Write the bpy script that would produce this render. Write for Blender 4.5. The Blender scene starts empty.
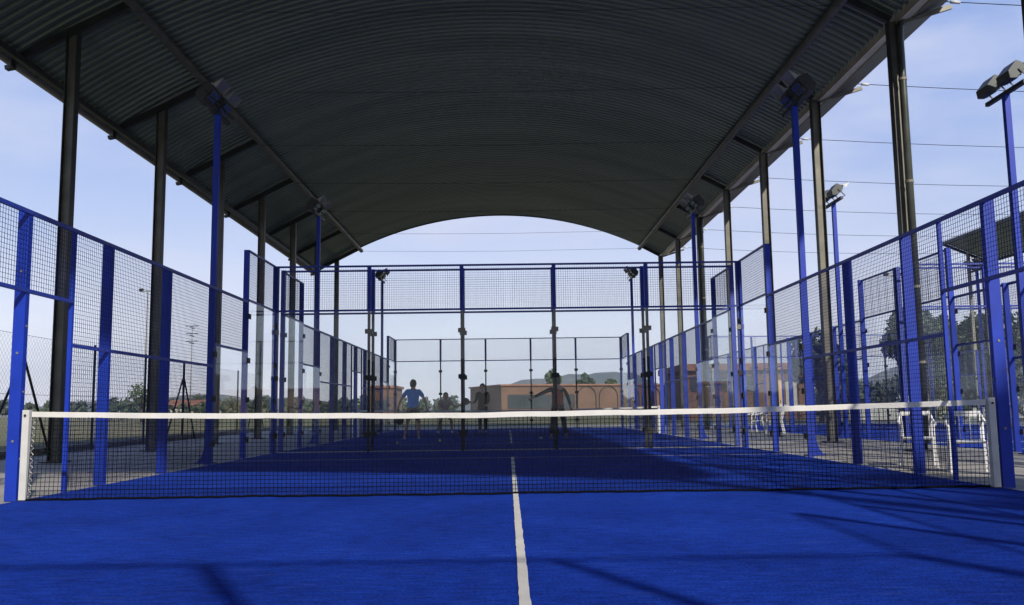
import bpy, bmesh, math, random
from mathutils import Vector, Matrix
random.seed(7)
S = bpy.context.scene
COL = S.collection
PI = math.pi
R = math.radians

# ------------------------------------------------------------------ materials
def new_mat(name):
    m = bpy.data.materials.new(name); m.use_nodes = True
    nt = m.node_tree; b = nt.nodes['Principled BSDF']
    return m, nt, b
def N(nt, t, **kw):
    n = nt.nodes.new(t)
    for k, v in kw.items(): setattr(n, k, v)
    return n
def mat(name, col, rough=.6, metal=0., var=.12, scale=3., bump=0., bscale=40., spec=.5, col2=None, stretch=None, detail=5):
    m, nt, b = new_mat(name)
    tc = N(nt, 'ShaderNodeTexCoord'); mp = N(nt, 'ShaderNodeMapping')
    nt.links.new(tc.outputs['Object'], mp.inputs['Vector'])
    if stretch: mp.inputs['Scale'].default_value = stretch
    nz = N(nt, 'ShaderNodeTexNoise'); nz.inputs['Scale'].default_value = scale; nz.inputs['Detail'].default_value = detail
    nt.links.new(mp.outputs[0], nz.inputs['Vector'])
    rp = N(nt, 'ShaderNodeValToRGB'); rp.color_ramp.elements[0].position = .3; rp.color_ramp.elements[1].position = .7
    c2 = col2 or tuple(min(1, c*(1+var)) for c in col); c1 = col if col2 else tuple(c*(1-var) for c in col)
    rp.color_ramp.elements[0].color = (*c1, 1); rp.color_ramp.elements[1].color = (*c2, 1)
    nt.links.new(nz.outputs['Fac'], rp.inputs[0]); nt.links.new(rp.outputs[0], b.inputs['Base Color'])
    b.inputs['Roughness'].default_value = rough; b.inputs['Metallic'].default_value = metal
    b.inputs['Specular IOR Level'].default_value = spec
    if bump:
        n2 = N(nt, 'ShaderNodeTexNoise'); n2.inputs['Scale'].default_value = bscale; n2.inputs['Detail'].default_value = 6
        nt.links.new(mp.outputs[0], n2.inputs['Vector'])
        bp = N(nt, 'ShaderNodeBump'); bp.inputs['Strength'].default_value = bump; bp.inputs['Distance'].default_value = .02
        nt.links.new(n2.outputs['Fac'], bp.inputs['Height']); nt.links.new(bp.outputs[0], b.inputs['Normal'])
    return m
M = {}
M['blue'] = mat('blue_paint', (.006, .032, .34), .5, var=.18, scale=2.2, spec=.3)
M['blue_rail'] = mat('blue_rail_paint', (.010, .032, .28), .5, var=.15)
M['wire'] = mat('blue_wire', (.005, .011, .065), .7, var=.1, spec=.15)
M['steel'] = mat('galvanised_steel', (.20, .185, .145), .55, .25, var=.25, scale=5)
M['col'] = mat('column_steel', (.115, .11, .085), .5, .2, var=.3, scale=2.5)
M['col_dark'] = mat('flange_steel', (.035, .037, .035), .5, .3, var=.3, scale=2.5)
M['dark'] = mat('dark_metal', (.02, .022, .025), .45, .3)
M['black'] = mat('black_plastic', (.01, .01, .012), .6)
M['net'] = mat('net_cord', (.003, .0035, .005), .9, spec=.1)
M['white'] = mat('white_paint', (.50, .50, .47), .55, var=.08, scale=6)
M['tape'] = mat('white_tape', (.60, .585, .54), .75, var=.07, scale=4, bump=.3, bscale=12)
M['plastic'] = mat('white_plastic', (.78, .78, .78), .35, var=.04)
M['fascia'] = mat('fascia_tan', (.50, .44, .31), .55, .1, var=.2, scale=1.2)
M['downpipe'] = mat('downpipe_paint', (.055, .062, .05), .35, .2, var=.3)
M['concrete'] = mat('concrete', (.30, .285, .26), .85, scale=.6, bump=.3, bscale=9, var=.22, detail=9)
M['kerb'] = mat('kerb_stone', (.16, .15, .13), .9, bump=.4, bscale=12, var=.3)
M['trunk'] = mat('bark', (.07, .05, .035), .9, bump=.6, bscale=12, var=.3)
M['leaf_dark'] = mat('leaf_dark', (.022, .040, .018), .6, scale=1.3, col2=(.05, .08, .03))
M['leaf_mid'] = mat('leaf_mid', (.045, .075, .025), .6, scale=1.3, col2=(.09, .12, .04))
M['leaf_pale'] = mat('leaf_pale', (.25, .27, .20), .7, scale=2, col2=(.55, .55, .45))
M['leaf_far'] = mat('leaf_far', (.035, .055, .035), .8, scale=.1, col2=(.075, .085, .055))
M['chain'] = mat('chainlink', (.12, .125, .12), .5, .5)
M['roof_tile'] = mat('roof_tiles', (.25, .11, .06), .8, var=.25, scale=1.5)
M['plaster'] = mat('plaster', (.45, .42, .36), .9, var=.1)
M['skin'] = mat('skin', (.36, .21, .14), .55, var=.06)
M['hair'] = mat('hair', (.012, .009, .007), .6)
M['shirt_blue'] = mat('shirt_blue', (.05, .25, .66), .85, var=.1, scale=8)
M['khaki'] = mat('khaki_cloth', (.20, .18, .13), .9)
M['black_cloth'] = mat('black_cloth', (.012, .013, .016), .9)
M['navy_cloth'] = mat('navy_cloth', (.015, .018, .035), .9)
M['red_cloth'] = mat('red_cloth', (.34, .03, .02), .9)
M['pale_cloth'] = mat('pale_cloth', (.32, .25, .23), .9)
M['shoe'] = mat('shoe_white', (.6, .6, .58), .6)
M['ball'] = mat('ball_felt', (.55, .62, .12), .9)
M['hill'] = mat('hill_scrub', (.055, .075, .045), .95, scale=.012, col2=(.14, .125, .08), detail=10)

def glass_mat():
    m, nt, b = new_mat('clear_glass')
    nt.nodes.remove(b); out = nt.nodes['Material Output']
    tr = N(nt, 'ShaderNodeBsdfTransparent'); tr.inputs[0].default_value = (.962, .972, .978, 1)
    gl = N(nt, 'ShaderNodeBsdfGlossy'); gl.inputs['Roughness'].default_value = .02; gl.inputs[0].default_value = (.9, .95, .95, 1)
    df = N(nt, 'ShaderNodeBsdfDiffuse'); df.inputs[0].default_value = (.55, .62, .62, 1)   # dust and smears
    fr = N(nt, 'ShaderNodeFresnel'); fr.inputs[0].default_value = 1.29
    mx = N(nt, 'ShaderNodeMixShader'); m2 = N(nt, 'ShaderNodeMixShader')
    tc = N(nt, 'ShaderNodeTexCoord'); nz = N(nt, 'ShaderNodeTexNoise'); nz.inputs['Scale'].default_value = 1.6; nz.inputs['Detail'].default_value = 8
    nt.links.new(tc.outputs['Object'], nz.inputs['Vector'])
    mr = N(nt, 'ShaderNodeMapRange'); mr.inputs[1].default_value = .3; mr.inputs[2].default_value = .75
    mr.inputs[3].default_value = .0; mr.inputs[4].default_value = .018
    nt.links.new(nz.outputs['Fac'], mr.inputs[0])
    ge = N(nt, 'ShaderNodeNewGeometry'); inv = N(nt, 'ShaderNodeMath', operation='SUBTRACT'); inv.inputs[0].default_value = 1
    nt.links.new(ge.outputs['Backfacing'], inv.inputs[1])
    k1 = N(nt, 'ShaderNodeMath', operation='MULTIPLY'); nt.links.new(inv.outputs[0], k1.inputs[0]); nt.links.new(fr.outputs[0], k1.inputs[1])
    k2 = N(nt, 'ShaderNodeMath', operation='MULTIPLY'); nt.links.new(inv.outputs[0], k2.inputs[0]); nt.links.new(mr.outputs[0], k2.inputs[1])
    nt.links.new(k2.outputs[0], m2.inputs[0]); nt.links.new(tr.outputs[0], m2.inputs[1]); nt.links.new(df.outputs[0], m2.inputs[2])
    nt.links.new(k1.outputs[0], mx.inputs[0]); nt.links.new(m2.outputs[0], mx.inputs[1]); nt.links.new(gl.outputs[0], mx.inputs[2])
    nt.links.new(mx.outputs[0], out.inputs['Surface'])
    return m
M['glass'] = glass_mat()

def lens_mat():
    m, nt, b = new_mat('lamp_lens')
    b.inputs['Base Color'].default_value = (.35, .4, .42, 1); b.inputs['Metallic'].default_value = .8; b.inputs['Roughness'].default_value = .15
    return m
M['lens'] = lens_mat()

def turf_mat():
    m, nt, b = new_mat('blue_turf')
    tc = N(nt, 'ShaderNodeTexCoord')
    def noise(sc, stretch, det=6):
        mp = N(nt, 'ShaderNodeMapping'); mp.inputs['Scale'].default_value = stretch
        nt.links.new(tc.outputs['Object'], mp.inputs['Vector'])
        n = N(nt, 'ShaderNodeTexNoise'); n.inputs['Scale'].default_value = sc; n.inputs['Detail'].default_value = det
        nt.links.new(mp.outputs[0], n.inputs['Vector']); return n
    a = noise(.9, (1, 1, 1), 8); f = noise(55, (1, 1, 1), 6); s = noise(7, (.35, 1.6, 1), 7); g2 = noise(16, (.45, 1.3, 1), 8)
    r1 = N(nt, 'ShaderNodeValToRGB'); e = r1.color_ramp.elements
    e[0].position = .3; e[0].color = (.005, .028, .26, 1); e[1].position = .75; e[1].color = (.010, .049, .41, 1)
    nt.links.new(a.outputs['Fac'], r1.inputs[0])
    r2 = N(nt, 'ShaderNodeValToRGB'); e = r2.color_ramp.elements
    e[0].position = .25; e[0].color = (.45, .45, .5, 1); e[1].position = .78; e[1].color = (1.5, 1.5, 1.35, 1)
    nt.links.new(f.outputs['Fac'], r2.inputs[0])
    mx = N(nt, 'ShaderNodeMix', data_type='RGBA', blend_type='MULTIPLY'); mx.inputs[0].default_value = 1
    nt.links.new(r1.outputs[0], mx.inputs[6]); nt.links.new(r2.outputs[0], mx.inputs[7])
    r4 = N(nt, 'ShaderNodeValToRGB'); e = r4.color_ramp.elements
    e[0].position = .3; e[0].color = (.66, .66, .70, 1); e[1].position = .7; e[1].color = (1.3, 1.3, 1.25, 1)
    nt.links.new(g2.outputs['Fac'], r4.inputs[0])
    m4 = N(nt, 'ShaderNodeMix', data_type='RGBA', blend_type='MULTIPLY'); m4.inputs[0].default_value = 1
    nt.links.new(mx.outputs[2], m4.inputs[6]); nt.links.new(r4.outputs[0], m4.inputs[7]); mx = m4
    r3 = N(nt, 'ShaderNodeValToRGB'); e = r3.color_ramp.elements     # sand worked into the pile
    e[0].position = .58; e[0].color = (0, 0, 0, 1); e[1].position = .82; e[1].color = (.45, .45, .45, 1)
    nt.links.new(s.outputs['Fac'], r3.inputs[0])
    m3 = N(nt, 'ShaderNodeMix', data_type='RGBA'); m3.inputs[7].default_value = (.05, .09, .33, 1)
    nt.links.new(r3.outputs[0], m3.inputs[0]); nt.links.new(mx.outputs[2], m3.inputs[6])
    nt.links.new(m3.outputs[2], b.inputs['Base Color'])
    b.inputs['Roughness'].default_value = .95; b.inputs['Specular IOR Level'].default_value = .06
    bp = N(nt, 'ShaderNodeBump'); bp.inputs['Strength'].default_value = .7; bp.inputs['Distance'].default_value = .012
    nt.links.new(f.outputs['Fac'], bp.inputs['Height']); nt.links.new(bp.outputs[0], b.inputs['Normal'])
    return m
M['turf'] = turf_mat()

def brick_mat():
    m, nt, b = new_mat('brick')
    tc = N(nt, 'ShaderNodeTexCoord'); mp = N(nt, 'ShaderNodeMapping')
    mp.inputs['Rotation'].default_value = (R(90), 0, 0)
    nt.links.new(tc.outputs['Object'], mp.inputs['Vector'])
    br = N(nt, 'ShaderNodeTexBrick'); br.inputs['Scale'].default_value = 2.5
    br.inputs['Color1'].default_value = (.215, .105, .058, 1); br.inputs['Color2'].default_value = (.165, .075, .043, 1)
    br.inputs['Mortar'].default_value = (.26, .17, .11, 1)
    nt.links.new(mp.outputs[0], br.inputs['Vector'])
    nz = N(nt, 'ShaderNodeTexNoise'); nz.inputs['Scale'].default_value = .4; nz.inputs['Detail'].default_value = 6
    nt.links.new(tc.outputs['Object'], nz.inputs['Vector'])
    hs = N(nt, 'ShaderNodeMix', data_type='RGBA', blend_type='MULTIPLY'); hs.inputs[0].default_value = .6
    nt.links.new(br.outputs[0], hs.inputs[6]); nt.links.new(nz.outputs['Fac'], hs.inputs[7])
    nt.links.new(hs.outputs[2], b.inputs['Base Color']); b.inputs['Roughness'].default_value = .9
    return m
M['brick'] = brick_mat()
M['window'] = mat('window_glass', (.03, .04, .045), .12, var=.3, scale=.4, spec=.6)
M['door_tan'] = mat('door_tan', (.45, .30, .17), .7)

def roof_mat():
    m, nt, b = new_mat('corrugated_sheet')
    tc = N(nt, 'ShaderNodeTexCoord'); mp = N(nt, 'ShaderNodeMapping'); mp.inputs['Scale'].default_value = (.12, 1, .12)
    nt.links.new(tc.outputs['Object'], mp.inputs['Vector'])
    n1 = N(nt, 'ShaderNodeTexNoise'); n1.inputs['Scale'].default_value = 1.1; n1.inputs['Detail'].default_value = 7
    nt.links.new(mp.outputs[0], n1.inputs['Vector'])
    rp = N(nt, 'ShaderNodeValToRGB'); e = rp.color_ramp.elements
    e[0].position = .3; e[0].color = (.11, .145, .115, 1); e[1].position = .72; e[1].color = (.185, .225, .17, 1)
    nt.links.new(n1.outputs['Fac'], rp.inputs[0]); nt.links.new(rp.outputs[0], b.inputs['Base Color'])
    b.inputs['Roughness'].default_value = .34; b.inputs['Metallic'].default_value = .45
    return m
M['roof'] = roof_mat()

def field_mat():
    m, nt, b = new_mat('dry_grass_ground')
    tc = N(nt, 'ShaderNodeTexCoord')
    n1 = N(nt, 'ShaderNodeTexNoise'); n1.inputs['Scale'].default_value = .07; n1.inputs['Detail'].default_value = 12; n1.inputs['Roughness'].default_value = .7
    nt.links.new(tc.outputs['Object'], n1.inputs['Vector'])
    rp = N(nt, 'ShaderNodeValToRGB'); e = rp.color_ramp.elements
    e[0].position = .32; e[0].color = (.06, .065, .025, 1); e[1].position = .7; e[1].color = (.25, .20, .11, 1)
    x = rp.color_ramp.elements.new(.5); x.color = (.12, .115, .045, 1)
    nt.links.new(n1.outputs['Fac'], rp.inputs[0]); nt.links.new(rp.outputs[0], b.inputs['Base Color'])
    b.inputs['Roughness'].default_value = 1
    n2 = N(nt, 'ShaderNodeTexNoise'); n2.inputs['Scale'].default_value = 6; n2.inputs['Detail'].default_value = 8
    nt.links.new(tc.outputs['Object'], n2.inputs['Vector'])
    bp = N(nt, 'ShaderNodeBump'); bp.inputs['Strength'].default_value = .8; bp.inputs['Distance'].default_value = .1
    nt.links.new(n2.outputs['Fac'], bp.inputs['Height']); nt.links.new(bp.outputs[0], b.inputs['Normal'])
    return m
M['field'] = field_mat()

# ------------------------------------------------------------------ mesh builder
class MB:
    def __init__(s): s.v = []; s.f = []
    def box(s, x0, y0, z0, x1, y1, z1):
        i = len(s.v)
        s.v += [(x0,y0,z0),(x1,y0,z0),(x1,y1,z0),(x0,y1,z0),(x0,y0,z1),(x1,y0,z1),(x1,y1,z1),(x0,y1,z1)]
        s.f += [tuple(i+k for k in q) for q in ((0,3,2,1),(4,5,6,7),(0,1,5,4),(1,2,6,5),(2,3,7,6),(3,0,4,7))]
        return s
    def tube(s, pts, r, n=8, caps=True, r2=None, rot=0):
        pts = [Vector(p) for p in pts]; rings = []
        L = len(pts)
        for k, p in enumerate(pts):
            d = (pts[min(k+1, L-1)] - pts[max(k-1, 0)])
            d = d.normalized() if d.length > 1e-9 else Vector((0,0,1))
            a = Vector((0,0,1)) if abs(d.z) < .9 else Vector((0,1,0))
            u = d.cross(a).normalized(); w = d.cross(u)
            rr = r if r2 is None else r + (r2-r)*k/max(1, L-1)
            if isinstance(r, (list, tuple)): rr = r[k]
            i = len(s.v); rings.append(i)
            for j in range(n):
                t = 2*PI*j/n + rot
                s.v.append(tuple(p + u*math.cos(t)*rr + w*math.sin(t)*rr))
        for a, b_ in zip(rings, rings[1:]):
            for j in range(n): s.f.append((a+j, b_+j, b_+(j+1) % n, a+(j+1) % n))
        if caps:
            s.f.append(tuple(rings[0]+j for j in range(n))); s.f.append(tuple(rings[-1]+j for j in reversed(range(n))))
        return s
    def bar(s, a, b, w, h=None):           # rectangular bar between two points: w across, h the other way
        a, b = Vector(a), Vector(b); h = h or w
        d = (b-a).normalized(); up = Vector((0,0,1)) if abs(d.z) < .95 else Vector((0,1,0))
        u = d.cross(up).normalized()*w/2; q = u.cross(d).normalized()*h/2
        i = len(s.v)
        for p in (a, b): s.v += [tuple(p-u-q), tuple(p+u-q), tuple(p+u+q), tuple(p-u+q)]
        s.f += [tuple(i+k for k in t) for t in ((0,3,2,1),(4,5,6,7),(0,1,5,4),(1,2,6,5),(2,3,7,6),(3,0,4,7))]
        return s
    def prism(s, poly, y0, y1, axis='y'):  # poly of (x,z) extruded along y  (or (y,z) along x)
        i = len(s.v); n = len(poly)
        for y in (y0, y1):
            for (a, c) in poly: s.v.append((a, y, c) if axis == 'y' else (y, a, c))
        s.f.append(tuple(i+k for k in range(n))); s.f.append(tuple(i+n+k for k in reversed(range(n))))
        for k in range(n): s.f.append((i+k, i+n+k, i+n+(k+1) % n, i+(k+1) % n))
        return s
    def quad(s, a, b, c, d):
        i = len(s.v); s.v += [tuple(a), tuple(b), tuple(c), tuple(d)]; s.f.append((i, i+1, i+2, i+3)); return s
    def mesh(s, name):
        me = bpy.data.meshes.new(name); me.from_pydata(s.v, [], s.f); me.update()
        return me
    def build(s, name, m, parent=None, loc=(0,0,0), rz=0, smooth=False, bevel=0, fix=True):
        me = s.mesh(name)
        if fix or bevel:
            bm = bmesh.new(); bm.from_mesh(me)
            if bevel: bmesh.ops.bevel(bm, geom=bm.edges[:], offset=bevel, segments=2, affect='EDGES', profile=.7)
            bmesh.ops.recalc_face_normals(bm, faces=bm.faces[:]); bm.to_mesh(me); bm.free()
        if smooth: me.shade_smooth() if hasattr(me, 'shade_smooth') else None
        return link(name, me, m, parent, loc, rz)
def link(name, me, m=None, parent=None, loc=(0,0,0), rz=0):
    if m is not None and not me.materials: me.materials.append(M[m] if isinstance(m, str) else m)
    o = bpy.data.objects.new(name, me); COL.objects.link(o)
    o.location = loc; o.rotation_euler = (0, 0, rz); o.parent = parent
    return o
def tag(o, label, cat, group=None):
    o['label'] = label; o['category'] = cat
    if group: o['group'] = group
    return o
def kind(o, k='structure'): o['kind'] = k; return o
def empty(name, loc=(0,0,0), rz=0):
    o = bpy.data.objects.new(name, None); COL.objects.link(o); o.location = loc; o.rotation_euler = (0,0,rz)
    o.empty_display_size = .2
    return o
def copy_tree(o, parent=None):
    kids = [c for c in bpy.data.objects if c.parent is o]
    c = o.copy(); COL.objects.link(c); c.parent = parent
    for k in kids: copy_tree(k, c)
    return c

# ------------------------------------------------------------------ ground, courts
g = MB()
g.quad((-2500,-400,-.02),(2500,-400,-.02),(2500,2600,-.02),(-2500,2600,-.02))
kind(g.build('ground', 'field', fix=False))
kind(MB().quad((-9.7,-30,-.008),(24,-30,-.008),(24,38,-.008),(-11.6,38,-.008)).build('pavement', 'concrete', fix=False))
COURTS = [(0, 0), (0, 20.7), (14, .7), (14, 21.3)]
for (cx, cy) in COURTS:
    kind(MB().box(-5.0,-10.0,-.02,5.0,10.0,0).build('court_surface', 'turf', None, (cx, cy, .002)))
    l = MB(); z = .006
    l.quad((-5,6.925,z),(5,6.925,z),(5,6.975,z),(-5,6.975,z)); l.quad((-5,-6.975,z),(5,-6.975,z),(5,-6.925,z),(-5,-6.925,z))
    random.seed(3)
    ys = [-6.925 + (7.15+6.925)*k/140 for k in range(141)]
    e = [(random.uniform(-.0025,.0025), random.uniform(-.0025,.0025)) for _ in ys]
    for k in range(140):                     # slightly ragged inlaid line
        l.quad((.019+e[k][0],ys[k],z+.001),(.071+e[k][1],ys[k],z+.001),(.071+e[k+1][1],ys[k+1],z+.001),(.019+e[k+1][0],ys[k+1],z+.001))
    kind(l.build('court_lines', 'tape', None, (cx, cy, 0), fix=False))

# kerb beside the field
k = MB()
def slab(mb, a, b, w, z0, z1):
    a = Vector((*a, 0)); b = Vector((*b, 0)); d = (b-a).normalized(); u = Vector((-d.y, d.x, 0))*w
    P = [a, b, b+u, a+u]; i = len(mb.v)
    for z in (z0, z1):
        for p in P: mb.v.append((p.x, p.y, z))
    mb.f += [tuple(i+q for q in t) for t in ((0,3,2,1),(4,5,6,7),(0,1,5,4),(1,2,6,5),(2,3,7,6),(3,0,4,7))]
slab(k, (-9.3,-8), (-11.7,38), .25, -.1, .14)
kind(k.build('kerb', 'kerb'))

# ------------------------------------------------------------------ court enclosures
WIRE = .0042
_panels = {}
def wire_panel(w, h, pitch=.05, WIRE=.0035):
    """steel mesh in the local XZ plane, x 0..w, z 0..h"""
    key = (round(w,3), round(h,3), pitch, WIRE)
    if key in _panels: return _panels[key]
    mb = MB(); r = WIRE/2
    def stick(a, b, horiz):
        i = len(mb.v)
        if horiz:
            for x in (a[0], b[0]): mb.v += [(x,-r,a[2]-r),(x,r,a[2]-r),(x,r,a[2]+r),(x,-r,a[2]+r)]
        else:
            for z in (a[2], b[2]): mb.v += [(a[0]-r,r,z),(a[0]+r,r,z),(a[0]+r,3*r,z),(a[0]-r,3*r,z)]
        for j in range(4): mb.f.append((i+j, i+(j+1)%4, i+4+(j+1)%4, i+4+j))
    n = int(round(w/pitch)); m_ = int(round(h/pitch))
    for a in range(1, n): stick((w*a/n,0,0),(w*a/n,0,h), False)
    for b in range(1, m_): stick((0,0,h*b/m_),(w,0,h*b/m_), True)
    me = mb.mesh('mesh_panel'); me.materials.append(M['wire'])
    _panels[key] = me
    return me
_bits = {}
def cached(key, fn, m):
    if key not in _bits:
        me = fn().mesh(key[0]); bm = bmesh.new(); bm.from_mesh(me); bmesh.ops.recalc_face_normals(bm, faces=bm.faces[:]); bm.to_mesh(me); bm.free()
        me.materials.append(M[m]); _bits[key] = me
    return _bits[key]
def post(root, x, h, w=.10, d=.06, m='blue', foot=True, y=0):
    """post in the local frame of a wall running along +x; y positive = outside of the court"""
    o = link('post', cached(('post', h, w, d, m), lambda: MB().box(-d/2, .012, 0, d/2, .012+w, h), m), None, root, (x, y, 0))
    if False:
        f = link('foot_plate', cached(('foot_plate',), lambda: MB().box(-.09, .0, 0, .09, .2, .012).prism([(-.004+.0,0),(.004,0),(.004,.14),(-.004,.14)], .112, .19), m), None, o)
    return o
def rail(root, x0, x1, z, m='blue_rail', t=.04):
    return link('rail', cached(('rail', round(x1-x0,3), t, m), lambda: MB().box(0, -.004, -t/2, x1-x0, .03, t/2), m), None, root, (x0, .006, z))
def panel(root, x0, x1, z0, z1, wr=.0035):
    return link('mesh_panel', wire_panel(x1-x0, z1-z0, .05, wr), None, root, (x0, .002, z0))
def gpanel(root, x0, x1, z0, z1):
    return link('glass_panel', cached(('glass_panel', round(x1-x0-.012,3), round(z1-z0,3)), lambda: MB().box(0,-.006,0,x1-x0-.012,.006,z1-z0), 'glass'), None, root, (x0+.006, 0, z0))
def clamps(p, zs, m='dark'):
    for z in zs:
        link('clamp', cached(('clamp', m), lambda: MB().box(-.078,-.022,-.05,.078,-.0065,.05).box(-.06,.0065,-.04,.06,.0115,.04).box(-.018,-.03,-.018,.018,-.0225,.018), m), None, p, (0,0,z))

def end_wall(x, y, rz, label, light_clamps=True, far=False):
    """10 m end wall: 3 m of glass with a metre of mesh above"""
    root = empty('glass_wall', (x, y, 0), rz); tag(root, label, 'glass wall', 'glass end walls of the courts')
    for k in range(6):
        px = 2*k
        if k in (0, 5):
            p = post(root, px, 4, .09, .09, 'blue_rail')
        else:
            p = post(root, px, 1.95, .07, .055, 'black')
            link('glass_post', cached(('glass_post',far), lambda: MB().box(-.0275,.0125,1.951,.0275,.082,3.0), 'black' if far else 'steel'), None, root, (px,0,0))  # far walls: shade put into the post colour, black up to the mesh
            u = link('upper_post', cached(('upper_post',far), lambda: MB().box(-.04,.012,3.0,.04,.092,4.0), 'blue_rail' if far else 'blue'), None, root, (px,0,0))  # far walls: darker blue stands in for shade
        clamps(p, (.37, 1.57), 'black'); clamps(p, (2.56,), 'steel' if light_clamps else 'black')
    for k in range(5):
        gpanel(root, 2*k, 2*k+2, .02, 3.0)
        panel(root, 2*k, 2*k+2, 3.04, 3.96, .003)
    rail(root, 0, 10, 3.02); rail(root, 0, 10, 3.98)
    return root
def side_fence(x, y0, sgn_out, label, cy, door=True):
    """20 m side: glass steps at each end, 3 m mesh between, doorway either side of the net.
       local x runs along the court from its near end; outside is local +y"""
    if sgn_out < 0: root = empty('side_fence', (x, cy-10, 0), R(90))    # local +y -> world -x
    else:
        root = empty('side_fence', (x, cy+10, 0), R(-90))               # local +y -> world +x
    tag(root, label, 'fence', 'long side fences of the courts')
    for t in (0, 2, 18, 20):
        p = post(root, t, 4, .10 if t in (2,18) else .05, .07)
        clamps(p, (.35, 1.1, 1.85, 2.7), 'black')
    for t in (4, 16):
        p = post(root, t, 3); clamps(p, (.35, 1.1, 1.85), 'black')
    for t in (6, 8, 12, 14): post(root, t, 3, .13, .06)
    cp = post(root, 10, 3, .12, .075)
    for (bx0, by0, bz0, dx_, dy_) in ((0,.012,.42,0,-.008),(0,.012,1.1,0,-.008),(0,.012,1.78,0,-.008),(-.0375,.07,.6,-.009,0),(-.0375,.07,1.5,-.009,0),(-.0375,.07,2.35,-.009,0),(.0375,.07,.6,.009,0),(.0375,.07,1.5,.009,0)):
        link('bolt', cached(('bolt', bx0, dy_), lambda: MB().tube([(0,0,0),(dx_,dy_,0)], .013, 8), 'steel'), None, cp, (bx0, by0, bz0))
    for t in (9.0, 11.0): post(root, t, 3, .045, .04)
    for (a, b) in ((0,2),(18,20)):
        gpanel(root, a, b, .02, 3); panel(root, a, b, 3.04, 3.96); rail(root, a, b, 3.02); rail(root, a, b, 3.98)
    for (a, b) in ((2,4),(16,18)):
        gpanel(root, a, b, .02, 2); panel(root, a, b, 2.04, 2.96); rail(root, a, b, 2.02)
    for (a, b) in ((4,6),(6,8),(8,9),(11,12),(12,14),(14,16)):
        panel(root, a, b, .03, 1.63); panel(root, a, b, 1.67, 2.96); rail(root, a, b, 1.65)
    for (a, b) in ((9,10),(10,11)):
        panel(root, a, b, 2.17, 2.96); rail(root, a, b, 2.15)
    rail(root, 2, 18, 2.98, t=.045)
    return root
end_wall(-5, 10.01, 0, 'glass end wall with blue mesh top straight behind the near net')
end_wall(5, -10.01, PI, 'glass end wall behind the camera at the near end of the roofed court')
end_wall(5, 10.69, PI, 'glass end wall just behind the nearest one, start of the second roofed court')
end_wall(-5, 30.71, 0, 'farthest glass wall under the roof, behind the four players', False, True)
side_fence(-5, 0, -1, 'blue mesh fence along the left side of the near court, at the left photo edge', 0)
side_fence(5, 0, 1, 'blue mesh fence right of the near court, in front of the white chairs', 0)
side_fence(-5, 0, -1, 'blue fence seen through glass, left of the man in the blue shirt', 20.7)
side_fence(5, 0, 1, 'blue fence seen through glass, right of the man in red', 20.7)
side_fence(9, 0, -1, 'blue fence of the open-air court behind the two near white chairs', .7)
side_fence(9, 0, -1, 'blue fence of the far open-air court, just behind both distant chairs', 21.3)
side_fence(19, 0, 1, 'outermost blue fence on the far side of the far open-air court', 21.3)
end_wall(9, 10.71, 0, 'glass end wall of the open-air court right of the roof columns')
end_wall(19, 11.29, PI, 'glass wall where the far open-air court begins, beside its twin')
end_wall(9, 31.31, 0, 'glass wall closing the far open-air court before the brick house', False, True)

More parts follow.
